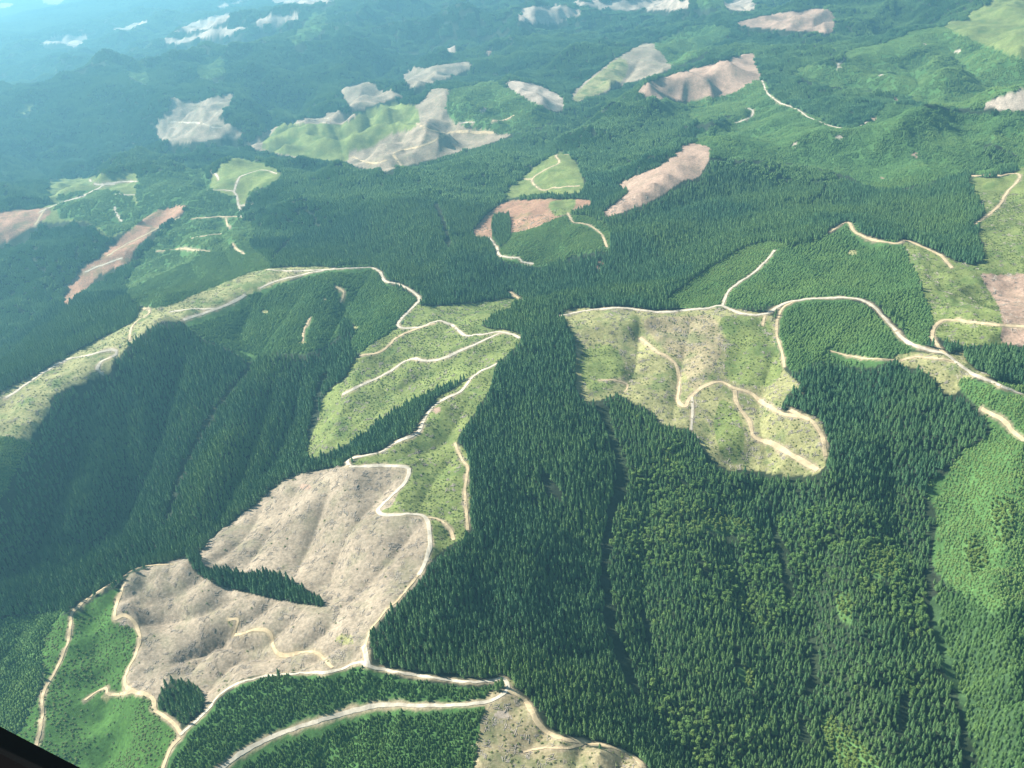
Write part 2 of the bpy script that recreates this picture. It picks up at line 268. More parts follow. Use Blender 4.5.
ROADS = [ # (picture line, width m, tone)
 ([(267,270),(300,271),(335,269),(358,268),(372,268),(381,273),(385,281),(400,285),(416,294),(419,300),(408,312),(398,324),(402,328),(420,327),(438,321),(452,325),(465,335),(485,334),(500,332),(515,335),(520,338)],7,0),
 ([(359,356),(382,351),(399,336),(435,323)],6,1), ([(499,334),(476,344),(449,356),(430,361),(412,359),(395,368),(382,376),(360,386),(342,395)],7,0),
 ([(497,364),(475,375),(462,390),(435,405),(424,420),(418,432),(395,443),(380,452),(352,458),(347,463),(355,467),(380,466),(405,467),(409,473),(403,485),(385,502),(378,510),(385,515),(410,514),(425,517),(429,530),(430,545),(425,562),(418,575)],7.5,0),
 ([(427,517),(440,520),(450,530),(454,540)],5,1), ([(455,443),(462,460),(468,468),(465,490),(468,530)],5,1), ([(418,575),(400,598),(385,612),(370,632),(364,655)],4,1),
 ([(180,735),(205,712),(222,693),(248,680),(290,674),(335,671),(358,662),(368,666),(380,669),(420,676),(455,681),(478,682),(495,680),(503,678),(508,685),(505,692),(490,701),(460,705),(420,706),(380,705),(340,715),(290,730),(250,748),(222,768),(200,785)],5.2,0),
 ([(364,645),(366,655),(368,666)],8,0),
 ([(508,690),(525,700),(540,725),(560,738),(590,743),(615,748),(637,760),(650,775)],7,1), ([(523,752),(545,748),(570,748),(585,743)],3,1),
 ([(182,735),(172,722),(155,710),(152,698),(130,690),(125,678),(135,655),(140,640),(136,625),(125,615),(115,618),(118,600),(125,583)],6,1),
 ([(174,564),(140,567),(110,584),(90,597),(78,608)],4,1), ([(90,597),(73,612),(68,642),(55,672),(43,695),(42,719),(35,749),(25,775)],4.5,1),
 ([(228,620),(238,620),(235,635),(255,630),(270,633),(275,650),(285,656),(305,652),(320,655),(333,668)],4.4,1), ([(180,738),(170,750),(160,775)],5,1), ([(85,700),(105,688),(110,695),(140,692),(150,697)],4,1),
 ([(560,316),(590,310),(625,308),(660,312),(700,309),(722,306),(740,313),(765,314),(785,303),(810,299),(850,298),(870,304),(885,318),(905,340),(930,350),(945,354),(960,365),(975,375),(1000,385),(1040,402)],8,0),
 ([(722,306),(730,290),(750,275),(765,262),(775,250)],6,0), ([(765,316),(762,326)],6,1), ([(795,301),(782,309),(777,325),(778,340),(783,355),(784,368)],5,1),
 ([(640,338),(655,350),(675,363),(679,380),(678,400),(686,406),(689,399),(704,386),(721,382),(734,388),(751,393),(764,404),(784,414),(807,419),(821,433),(826,456)],7,1),
 ([(734,390),(738,405),(750,422),(755,437),(775,445),(800,460),(818,470)],7.5,1), ([(692,397),(692,415),(691,430)],5,0), ([(600,380),(615,380),(628,385),(624,392)],4,1),
 ([(945,354),(933,338),(938,323),(955,320),(985,324),(1040,328)],7,1), ([(900,361),(915,357),(935,358),(958,362)],5,1), ([(830,351),(860,358),(898,360)],3,1),
 ([(981,409),(1004,421),(1014,433),(1040,450)],6,1), ([(830,232),(848,222),(855,232),(875,240),(898,243),(905,240),(925,248),(940,255),(952,268)],7,1),
 ([(968,176),(1000,175),(1020,176),(1005,195),(1000,205),(975,225)],7,1), ([(40,212),(55,205),(78,198),(95,190),(110,183),(137,182)],8,0), ([(88,176),(94,184),(115,184)],7,0), ([(35,225),(45,210)],7,1),
 ([(5,398),(15,392),(60,363),(90,355),(112,349),(116,354),(101,362),(98,370),(104,374)],8,0), ([(130,340),(133,325),(150,312),(143,308)],6,1), ([(170,312),(195,309),(215,309)],6,0), ([(184,320),(200,314),(222,307),(245,295)],8,0), ([(260,288),(280,280),(335,268)],6,0),
 ([(207,190),(234,192),(239,207),(242,219)],7,0), ([(234,192),(240,177),(264,170),(277,174)],7,0), ([(207,173),(215,173),(219,180)],7,0), ([(240,205),(258,205)],6,0),
 ([(157,251),(184,249),(210,252)],5.5,1), ([(190,239),(203,236),(222,234)],5,1), ([(192,219),(212,217),(240,217)],5.5,1), ([(226,218),(228,226),(231,229)],5,1), ([(115,207),(117,215),(122,222)],7,0), ([(107,256),(133,241),(147,234),(180,217)],6,1), ([(232,243),(237,250),(245,254)],5,1), ([(115,194),(135,195)],7,0),([(85,272),(105,264),(123,258)],6,0),
 ([(352,157),(372,163),(387,160)],9,1), ([(402,166),(394,155),(398,151),(425,145),(445,135),(455,132),(494,133)],10,1), ([(417,123),(430,130),(445,133)],9,1), ([(330,118),(310,121),(330,124)],8,0), ([(459,123),(475,122)],8,0), ([(492,121),(505,120),(515,115)],9,1),
 ([(569,154),(556,155),(560,163),(545,170),(532,180),(542,190),(555,188),(580,186)],6,1), ([(522,179),(532,179)],6,1),
 ([(489,237),(496,247),(501,256),(519,258),(522,262),(534,264)],6,0), ([(568,213),(573,222),(590,226),(602,235),(607,247)],6,1), ([(510,292),(515,296),(522,300)],6,1),
 ([(762,80),(767,92),(780,103),(795,108),(810,118),(835,127),(855,128),(870,120)],6,0), ([(735,123),(750,118),(753,110),(745,108)],8,0), ([(836,66),(842,62),(845,57)],9,0),
 ([(170,122),(200,123),(212,127),(222,128)],9,0), ([(790,410),(802,417)],7,1), ([(335,287),(344,292),(340,302)],5,1), ([(310,318),(304,330),(303,342)],5,1), ([(452,362),(447,372),(444,382)],0,1),
]
KIND_COL = {'forest':(.030,.040,.022),'lforest':(.028,.042,.02),'clump':(.03,.04,.02),'bare':(.265,.215,.15),'red':(.30,.17,.105),'red2':(.33,.225,.16),'tan':(.24,.23,.10),'tan2':(.27,.225,.125),
 'ygreen':(.155,.185,.055),'yb':(.245,.235,.10),'green':(.07,.14,.04),'green2':(.055,.12,.025),'mid':(.06,.12,.035),'mid2':(.05,.095,.035),'plant':(.05,.11,.03),'bleaf':(.09,.17,.05),'pale':(.40,.33,.25)}
KINDS = list(KIND_COL)
POLY = []
for k, P in REG:
    q = smooth_px(P, True, 4.0)
    q = q+np.stack([fbm(q[:, 0]/9, q[:, 1]/9, 40, 3)-.5, fbm(q[:, 0]/9, q[:, 1]/9, 50, 3)-.5], 1)*np.array([4.0, 2.2])*np.clip(q[:, 1:2]/250, .35, 1)
    POLY.append((KINDS.index(k), unproject(q)))
def inside(x, y, Q):
    c = np.zeros(len(x), bool); x2, y2 = Q[-1]
    for x1, y1 in Q:
        if y1 != y2:
            m = (y1 > y) != (y2 > y); c ^= m & (x < (x2-x1)*(y-y1)/(y2-y1)+x1)
        x2, y2 = x1, y1
    return c
def classify(x, y):
    x = x.ravel(); y = y.ravel(); k = np.zeros(len(x), np.int16)
    for kk, Q in POLY:
        a, b = Q.min(0), Q.max(0); m = np.where((x > a[0]) & (x < b[0]) & (y > a[1]) & (y < b[1]))[0]
        if len(m): s = m[inside(x[m], y[m], Q)]; k[s] = kk
    return k
GK = classify(GX, GY).reshape(GX.shape)
# ------------------------------------------------------------------ materials
def mat(name, rough=.9, spec=.2):
    m = bpy.data.materials.new(name); m.use_nodes = True; n = m.node_tree.nodes; b = n['Principled BSDF']
    b.inputs['Roughness'].default_value = rough; b.inputs['Specular IOR Level'].default_value = spec
    return m, n, m.node_tree.links, b
def N(n, t, **kw):
    o = n.new(t)
    for k, v in kw.items():
        if k in o.bl_rna.properties: setattr(o, k, v)
        else: o.inputs[k].default_value = v
    return o
def mixc(n, l, mode, fac, a, b):
    o = n.new('ShaderNodeMix'); o.data_type = 'RGBA'; o.blend_type = mode
    for i, v in ((0, fac), (6, a), (7, b)):
        if hasattr(v, 'is_linked') or isinstance(v, bpy.types.NodeSocket): l.new(v, o.inputs[i])
        elif i and not isinstance(v, (int, float)): o.inputs[i].default_value = (*v, 1)
        else: o.inputs[i].default_value = v
    return o.outputs[2]
def mrange(n, l, v, a, b, c, d):
    o = n.new('ShaderNodeMapRange'); l.new(v, o.inputs[0])
    for i, q in enumerate((a, b, c, d)): o.inputs[i+1].default_value = q
    return o.outputs[0]
def posnoise(n, l, scale, detail=4, rough=.6):
    g = n.new('ShaderNodeNewGeometry'); t = n.new('ShaderNodeTexNoise'); l.new(g.outputs['Position'], t.inputs['Vector'])
    t.inputs['Scale'].default_value = scale; t.inputs['Detail'].default_value = detail; t.inputs['Roughness'].default_value = rough
    return t.outputs['Fac']
# ground
mg, n, l, b = mat('soil_and_ground_cover', .95, .1)
a = N(n, 'ShaderNodeAttribute', attribute_name='ground_colour')
f1 = mrange(n, l, posnoise(n, l, .014, 5, .6), .3, .7, .72, 1.28); f2 = mrange(n, l, posnoise(n, l, .22, 3, .7), .3, .7, .72, 1.28); f3 = mrange(n, l, posnoise(n, l, .055, 5, .7), .32, .68, .84, 1.16)
def scal(c, f):
    v = n.new('ShaderNodeVectorMath'); v.operation = 'SCALE'; l.new(c, v.inputs[0]); l.new(f, v.inputs['Scale']); return v.outputs[0]
c = scal(scal(scal(a.outputs['Color'], f1), f2), f3)
at2 = N(n, 'ShaderNodeAttribute', attribute_name='debris')
# weathered logs and slash: pale streaks
v = N(n, 'ShaderNodeTexVoronoi', feature='F1', Scale=.16); g = n.new('ShaderNodeNewGeometry'); mp = n.new('ShaderNodeMapping'); mp.inputs['Rotation'].default_value = (0, 0, .7); mp.inputs['Scale'].default_value = (1, 3.2, 1)
l.new(g.outputs['Position'], mp.inputs[0]); l.new(mp.outputs[0], v.inputs['Vector'])
sp = mrange(n, l, v.outputs['Distance'], .12, .3, 1, 0)
mm = n.new('ShaderNodeMath'); mm.operation = 'MULTIPLY'; l.new(sp, mm.inputs[0]); l.new(at2.outputs['Fac'], mm.inputs[1])
c = mixc(n, l, 'MIX', mm.outputs[0], c, (.50, .44, .35))
# patches of regrowth on the cleared ground
gp = mrange(n, l, posnoise(n, l, .02, 6, .65), .5, .62, 0, .75); m3 = n.new('ShaderNodeMath'); m3.operation = 'MULTIPLY'; l.new(gp, m3.inputs[0])
at3 = N(n, 'ShaderNodeAttribute', attribute_name='regrowth'); l.new(at3.outputs['Fac'], m3.inputs[1]); c = mixc(n, l, 'MIX', m3.outputs[0], c, (.075, .12, .035))
l.new(c, b.inputs['Base Color'])
bp = N(n, 'ShaderNodeBump', Strength=.45, Distance=1.5); l.new(posnoise(n, l, .25, 5, .7), bp.inputs['Height']); l.new(bp.outputs[0], b.inputs['Normal'])
# roads
def road_mat(name, col):
    m, n, l, b = mat(name, .9, .1); f = mrange(n, l, posnoise(n, l, .12, 5, .7), .3, .7, .7, 1.2)
    v = n.new('ShaderNodeVectorMath'); v.operation = 'SCALE'; v.inputs[0].default_value = col; l.new(f, v.inputs['Scale']); l.new(v.outputs[0], b.inputs['Base Color']); return m
mr0 = road_mat('pale_gravel', (.50, .44, .33)); mr1 = road_mat('tan_dirt', (.50, .39, .23))
def leaf_mat(name, dark, light, alt):
    m, n, l, b = mat(name, .8, .15)
    t = N(n, 'ShaderNodeAttribute', attribute_name='tint'); o = n.new('ShaderNodeObjectInfo')
    ad = n.new('ShaderNodeMath'); ad.operation = 'ADD'; l.new(t.outputs['Fac'], ad.inputs[0]); l.new(o.outputs['Random'], ad.inputs[1])
    ad2 = n.new('ShaderNodeMath'); ad2.operation = 'MULTIPLY_ADD'; l.new(o.outputs['Random'], ad2.inputs[0]); ad2.inputs[1].default_value = 1.4; l.new(t.outputs['Fac'], ad2.inputs[2])
    c = mixc(n, l, 'MIX', mrange(n, l, ad2.outputs[0], .4, 2.0, 0, 1), dark, light)
    tn = N(n, 'ShaderNodeAttribute', attribute_name='tone', attribute_type='INSTANCER')
    ns = mrange(n, l, posnoise(n, l, .009, 4, .6), .42, .68, 0, .55)
    mx = n.new('ShaderNodeMath'); mx.operation = 'ADD'; mx.use_clamp = True; l.new(tn.outputs['Fac'], mx.inputs[0]); l.new(ns, mx.inputs[1])
    c = mixc(n, l, 'MIX', mx.outputs[0], c, alt); l.new(c, b.inputs['Base Color'])
    tr = n.new('ShaderNodeBsdfTranslucent'); l.new(c, tr.inputs[0]); ms = n.new('ShaderNodeMixShader'); ms.inputs[0].default_value = .06; l.new(b.outputs[0], ms.inputs[1]); l.new(tr.outputs[0], ms.inputs[2]); l.new(ms.outputs[0], n['Material Output'].inputs[0])
    return m
MC = leaf_mat('conifer_needles', (.024, .078, .040), (.095, .195, .078), (.12, .205, .060))
MY = leaf_mat('young_conifer_needles', (.06, .13, .04), (.10, .20, .06), (.15, .235, .06))
MB = leaf_mat('broadleaf_leaves', (.065, .135, .035), (.12, .21, .05), (.17, .23, .05))
MS = leaf_mat('shrub_leaves', (.085, .15, .035), (.16, .21, .065), (.20, .22, .08))
mw, n, l, b = mat('bark', .95, .1)
f = mrange(n, l, posnoise(n, l, 1.5, 3), .3, .7, 0, 1); l.new(mixc(n, l, 'MIX', f, (.07, .05, .035), (.14, .11, .08)), b.inputs['Base Color'])
ml, n, l, b = mat('weathered_wood', .9, .1)
f = mrange(n, l, posnoise(n, l, .6, 3), .3, .7, 0, 1); l.new(mixc(n, l, 'MIX', f, (.26, .22, .17), (.50, .44, .36)), b.inputs['Base Color'])
# ------------------------------------------------------------------ mesh helpers
def mk(name, V, F, m, tint=None):
    me = bpy.data.meshes.new(name); me.from_pydata([tuple(map(float, v)) for v in V], [], [tuple(int(i) for i in f) for f in F]); me.materials.append(m)
    if tint is not None:
        a = me.attributes.new('tint', 'FLOAT', 'POINT'); a.data.foreach_set('value', np.asarray(tint, np.float32))
    me.update(); return me
def obj(name, me, parent=None):
    o = bpy.data.objects.new(name, me); COL.objects.link(o)
    if parent: o.parent = parent
    return o
def conifer(h, r, tiers, pts, seed, base=.12, wide=1.0):
    q = random.Random(seed); V = []; F = []; T = []
    for t in range(tiers):
        f = t/tiers; z0 = h*(base+(1-base)*f*.96); z1 = min(h, z0+h*(1-base)/tiers*1.75)
        rr = r*(1-f**1.7)*wide*(.85+.3*q.random())+.25
        ap = len(V); V.append((q.uniform(-.1, .1), q.uniform(-.1, .1), z1)); T.append(.5)
        a0 = q.random()*6.28
        for k in range(pts*2):
            an = a0+math.pi*k/pts+q.uniform(-.12, .12); R = rr*(q.uniform(.8, 1.15) if k % 2 == 0 else q.uniform(.42, .62))
            V.append((R*math.cos(an), R*math.sin(an), z0-(.05*h/tiers*4*(k % 2 == 0))*q.random()+(.25*h/tiers if k % 2 else 0))); T.append(q.random()*(.8 if k % 2 else 1.2))
        for k in range(pts*2): F.append((ap, ap+1+k, ap+1+(k+1) % (pts*2)))
    return V, F, T
def trunk(h, r, seg=6):
    V = []; F = []
    for z, rr in ((-1.5, r*1.25), (h*.15, r), (h*.5, r*.62), (h*.9, r*.15)):
        for k in range(seg): V.append((rr*math.cos(k*6.283/seg), rr*math.sin(k*6.283/seg), z))
    for j in range(3):
        for k in range(seg): F.append((j*seg+k, j*seg+(k+1) % seg, (j+1)*seg+(k+1) % seg, (j+1)*seg+k))
    return V, F
def leafy(h, r, nl, seed, zb=.25, size=.9):
    q = random.Random(seed); V = []; F = []; T = []
    blobs = [(q.uniform(-.45, .45)*r, q.uniform(-.45, .45)*r, h*q.uniform(zb+.15, .8), r*q.uniform(.45, .7)) for _ in range(6)]+[(0, 0, h*.72, r*.6)]
    for i in range(nl):
        bx, by, bz, br = q.choice(blobs); d = Vector((q.gauss(0, 1), q.gauss(0, 1), q.gauss(.25, 1))).normalized()
        c = Vector((bx, by, bz))+Vector((d.x*br, d.y*br, d.z*br*.8))*q.uniform(.75, 1.08)
        nrm = (d+Vector((q.uniform(-.7, .7), q.uniform(-.7, .7), q.uniform(-.3, .9)))).normalized(); a = nrm.orthogonal().normalized(); bb = nrm.cross(a); s = size*q.uniform(.6, 1.3)
        an = q.random()*6.28; a, bb = a*math.cos(an)+bb*math.sin(an), bb*math.cos(an)-a*math.sin(an); k = len(V)
        V += [c-a*s, c-bb*s*.6, c+a*s, c+bb*s*.6]; t = q.random(); T += [t]*4; F.append((k, k+1, k+2, k+3))
    return V, F, T
def clump(side, nt, seed, kind):
    q = random.Random(seed); V = []; F = []; T = []; g = int(math.ceil(math.sqrt(nt))); st = side/g
    for i in range(g*g):
        x = (i % g+.5+q.uniform(-.42, .42))*st-side/2; y = (i//g+.5+q.uniform(-.42, .42))*st-side/2
        if kind == 'c': v, f, t = conifer(q.uniform(8, 13.5), st*.78, 2, 5, seed*77+i, .1)
        elif kind == 'y': v, f, t = conifer(q.uniform(2.2, 4.2), st*.7, 2, 5, seed*77+i, .05)
        else: v, f, t = leafy(q.uniform(6, 10), st*.62, 22, seed*77+i, .0, st*.22)
        k = len(V); V += [(p[0]+x, p[1]+y, p[2]) for p in v]; F += [tuple(j+k for j in ff) for ff in f]; tt = q.random(); T += [a*.4+tt*.6 for a in t]
    return V, F, T
# ------------------------------------------------------------------ ground sheet
me = bpy.data.meshes.new('ground'); nv = NT*NR
me.vertices.add(nv); me.vertices.foreach_set('co', np.stack([GX.ravel(), GY.ravel(), GZ.ravel()], 1).astype(np.float32).ravel())
i = np.arange((NR-1)*(NT-1)); j = i//(NT-1)*NT+i % (NT-1)
F = np.stack([j, j+1, j+1+NT, j+NT], 1).astype(np.int32)
me.loops.add(F.size); me.loops.foreach_set('vertex_index', F.ravel()); me.polygons.add(len(F)); me.polygons.foreach_set('loop_start', np.arange(0, F.size, 4, dtype=np.int32))
me.polygons.foreach_set('use_smooth', np.ones(len(F), bool)); me.update(calc_edges=True)
pal = np.array([KIND_COL[k] for k in KINDS]); colr = pal[GK.ravel()]
deb = np.isin(GK.ravel(), [KINDS.index(k) for k in ('bare', 'red2', 'yb', 'ygreen', 'tan2', 'tan', 'red')]).astype(np.float32)*.35
reg = np.zeros(nv, np.float32)
for k, w in (('bare', .25), ('red', .5), ('red2', .12), ('yb', .8), ('ygreen', .8), ('tan', 1.0), ('tan2', .7)): reg[GK.ravel() == KINDS.index(k)] = w
# reaches of older forest too far off to carry trees
fv = GR.ravel() > 13000; colr[fv & (GK.ravel() == 0)] = (.028, .055, .028)
# road paths and their scraped verges
RP = []
for P, w, tone in ROADS:
    if w <= 0: continue
    q = smooth_px(P, False, 2.5); q = q+np.stack([fbm(q[:, 0]/7, q[:, 1]/7, 60, 2)-.5, fbm(q[:, 0]/7, q[:, 1]/7, 70, 2)-.5], 1)*1.6
    RP.append((unproject(q), w, tone))
allr = []
for q, w, t in RP:
    for a, bq in zip(q[:-1], q[1:]):
        d = np.hypot(*(bq-a)); rr = np.hypot(*a)
        if d < max(60, rr*.06):
            m = max(1, int(d/5)); allr += [(*(a+(bq-a)*s/m), w) for s in range(m)]
kd = KDTree(len(allr))
for k, p in enumerate(allr): kd.insert((p[0], p[1], 0), k)
kd.balance()
ar = np.array(allr); flag = np.zeros(nv, bool)
# candidate ground vertices near a road
ti = np.arctan2(ar[:, 0], ar[:, 1]); li = .5*np.log((ar[:, :2]**2).sum(1))
ci = np.round((ti-TH[0])/(TH[1]-TH[0])).astype(int); ri = np.round((li-LR[0])/(LR[1]-LR[0])).astype(int)
F2 = np.zeros((NR, NT), bool)
for dx in range(-5, 6):
    for dy in range(-4, 5): F2[np.clip(ri+dy, 0, NR-1), np.clip(ci+dx, 0, NT-1)] = True
fx = GX.ravel(); fy = GY.ravel()
vn = fbm(fx/14, fy/14, 90, 2)
for v in np.where(F2.ravel())[0]:
    co, k, d = kd.find((fx[v], fy[v], 0)); w = allr[k][2]*.5+1.0+5*vn[v]
    if d < w:
        t = min(1, (w-d)/3); colr[v] = colr[v]*(1-t)+np.array((.30, .24, .15))*t; reg[v] *= 1-t
ca = me.color_attributes.new('ground_colour', 'FLOAT_COLOR', 'POINT'); ca.data.foreach_set('color', np.concatenate([colr, np.ones((nv, 1))], 1).astype(np.float32).ravel())
for nm, arr in (('debris', deb), ('regrowth', reg)):
    aa = me.attributes.new(nm, 'FLOAT', 'POINT'); aa.data.foreach_set('value', arr)
me.materials.append(mg); go = obj('ground', me); go['kind'] = 'structure'
# ------------------------------------------------------------------ roads: thin raised gravel beds that follow the ground
for q, w, tone in RP:
    segs = []; cur = [q[0]]
    for a, bq in zip(q[:-1], q[1:]):
        if np.hypot(*(bq-a)) > max(60, np.hypot(*a)*.06): segs.append(cur); cur = [bq]
        else: cur.append(bq)
    segs.append(cur); V = []; F = []
    for s in segs:
        if len(s) < 2: continue
        s = np.array(s); w_ = w*.8; tg = np.gradient(s, axis=0); tg /= np.linalg.norm(tg, axis=1)[:, None]+1e-9; nn = np.stack([-tg[:, 1], tg[:, 0]], 1)
        ww = w_*(.75+.55*fbm(s[:, 0]/18, s[:, 1]/18, 33, 2)); base = len(V); off = [-.58, -.5, -.25, 0, .25, .5, .58]
        zc = None
        for k, o in enumerate(off):
            p = s+nn*(ww*o)[:, None]; z = ground_h(p[:, 0], p[:, 1])+(.55 if 0 < k < 6 else -.8)
            V += [(p[m][0], p[m][1], z[m], k, m) for m in range(len(s))]
        V = [v[:3] for v in V]; L = len(s)
        for k in range(6):
            for m in range(L-1): F.append((base+k*L+m, base+(k+1)*L+m, base+(k+1)*L+m+1, base+k*L+m+1))
    o = obj('gravel_road' if tone == 0 else 'dirt_track', mk('road', V, F, mr0 if tone == 0 else mr1)); o['kind'] = 'structure'
# ------------------------------------------------------------------ planting
def scatter(r_a, r_b, spacing, margin=5):
    """jittered points over the wedge of ground in view (with a margin), spacing in metres"""
    ymax = r_b; out = []
    xs = np.arange(-r_b*.8, r_b*.8, spacing); ys = np.arange(0, r_b, spacing)
    for y0 in range(0, len(ys), 400):
        X, Y = np.meshgrid(xs, ys[y0:y0+400]); X = X.ravel(); Y = Y.ravel()
        R = np.hypot(X, Y); m = (R >= r_a) & (R < r_b) & (np.abs(X) < (np.tan(math.radians(44)))*Y+50); X = X[m]; Y = Y[m]
        if not len(X): continue
        X = X+rng.uniform(-.47, .47, len(X))*spacing; Y = Y+rng.uniform(-.47, .47, len(Y))*spacing
        Z = ground_h(X, Y); p, z = project(np.stack([X, Y, Z+15], 1)); mg_ = 70
        m = (z > 0) & (p[:, 0] > -mg_) & (p[:, 0] < W+mg_) & (p[:, 1] > -90) & (p[:, 1] < H+90)
        out.append(np.stack([X[m], Y[m], Z[m]], 1))
    return np.concatenate(out)
def behind(P, h, cap=1e9):
    '''ground that a thing of height h at P stands in front of, seen from the aircraft'''
    R = np.hypot(P[:, 0], P[:, 1]); s = np.minimum(h*R/(CAMZ-P[:, 2]), cap)
    return P[:, 0]*(1+s/R), P[:, 1]*(1+s/R)
def off_road(P, clear, h=0):
    k = np.ones(len(P), bool)
    for hh in ((0,) if not h else (0, h*.5, h)):
        bx, by = behind(P, hh, 40)
        for i in range(len(P)):
            if k[i]:
                c, j, d = kd.find((bx[i], by[i], 0)); k[i] = d > allr[j][2]*.5+clear
    return P[k]
BREAKS = [[(598,402),(612,440),(622,480),(612,520),(606,560),(608,600),(615,640),(640,700)], [(768,515),(778,545),(785,575),(790,600)], [(935,530),(932,560),(930,600),(938,640),(952,680),(962,720),(966,790)],
 [(812,640),(815,670),(806,700)], [(735,640),(737,660),(742,682)], [(240,352),(252,365),(215,415),(185,470),(165,530)], [(325,378),(318,400),(312,440)], [(643,618),(650,645)], [(800,720),(806,745)], [(948,470),(936,490),(928,520)], [(905,700),(900,740)], [(700,560),(712,590)], [(545,480),(560,500)],
 [(830,150),(825,190),(805,210)], [(300,200),(290,240),(270,262)], [(420,180),(440,215),(450,250)]]
bq_ = []
for L in BREAKS:
    q = unproject(smooth_px(L, False, 2.5))
    for a_, b_ in zip(q[:-1], q[1:]):
        m_ = int(np.hypot(*(b_-a_))/4)+1
        if m_ < 30: bq_ += [a_+(b_-a_)*t_/m_ for t_ in range(m_)]
kb = KDTree(len(bq_))
for i_, p_ in enumerate(bq_): kb.insert((p_[0], p_[1], 0), i_)
kb.balance()
def stream_gap(P, KK, w):
    '''narrow treeless stream gullies through the forest'''
    d = np.array([kb.find((x, y, 0))[2] for x, y, _ in P]); g = w*(.35+1.3*fbm(P[:, 0]/30, P[:, 1]/30, 44, 2)); KK = KK.copy(); KK[(d < g)] = 97; return KK
def tall(P, KK, h):
    '''felled edges: no tall tree where its top would stand over a clearing mapped behind it'''
    bx, by = behind(P, h*rng.uniform(.35, 1.05, len(P))); k2 = classify(bx, by); f = isin(KK, 'forest', 'lforest', 'clump') & ~isin(k2, 'forest', 'lforest', 'clump'); KK = KK.copy(); KK[f] = 99; return KK
K = {k: i for i, k in enumerate(KINDS)}
isin = lambda k, *n: np.isin(k, [K[q] for q in n])
def slope_tilt(P, s):
    gx = (ground_h(P[:, 0]+s, P[:, 1])-ground_h(P[:, 0]-s, P[:, 1]))/(2*s); gy = (ground_h(P[:, 0], P[:, 1]+s)-ground_h(P[:, 0], P[:, 1]-s))/(2*s)
    return gx, gy
A = scatter(480, 2700, 5.3); A = off_road(A, 3.0, 7); KA = classify(A[:, 0], A[:, 1])
Bm = scatter(2700, 6200, 19); KB = classify(Bm[:, 0], Bm[:, 1])
onr = np.array([kd.find((x, y, 0))[2] for x, y, _ in Bm]) < 11; KB[onr & ~isin(KB, 'forest', 'lforest')] = 98
Cf = scatter(6200, 15000, 55); KC = classify(Cf[:, 0], Cf[:, 1])
KA = tall(A, KA, 12); KB = tall(Bm, KB, 12); KC = tall(Cf, KC, 14)
KA = stream_gap(A, KA, np.where(A[:, 0] > 150*A[:, 1]/1000, 5.0, 8.0))
def pts(P, kind_idx, tone, rotany=True, smin=.8, smax=1.15, tilt=0):
    n = len(P); gx, gy = slope_tilt(P, 12) if not tilt else slope_tilt(P, tilt)
    rz = rng.uniform(0, 6.283, n)
    return dict(P=P, k=np.full(n, 0) if kind_idx is None else kind_idx, rz=rz, s=rng.uniform(smin, smax, n), tone=tone, gx=gx, gy=gy, tilt=np.full(n, 1.0 if tilt else 0.0))
def cat(L): return {k: np.concatenate([np.broadcast_to(q[k], (len(q['P']),)) if k != 'P' else q[k] for q in L]) for k in L[0]}
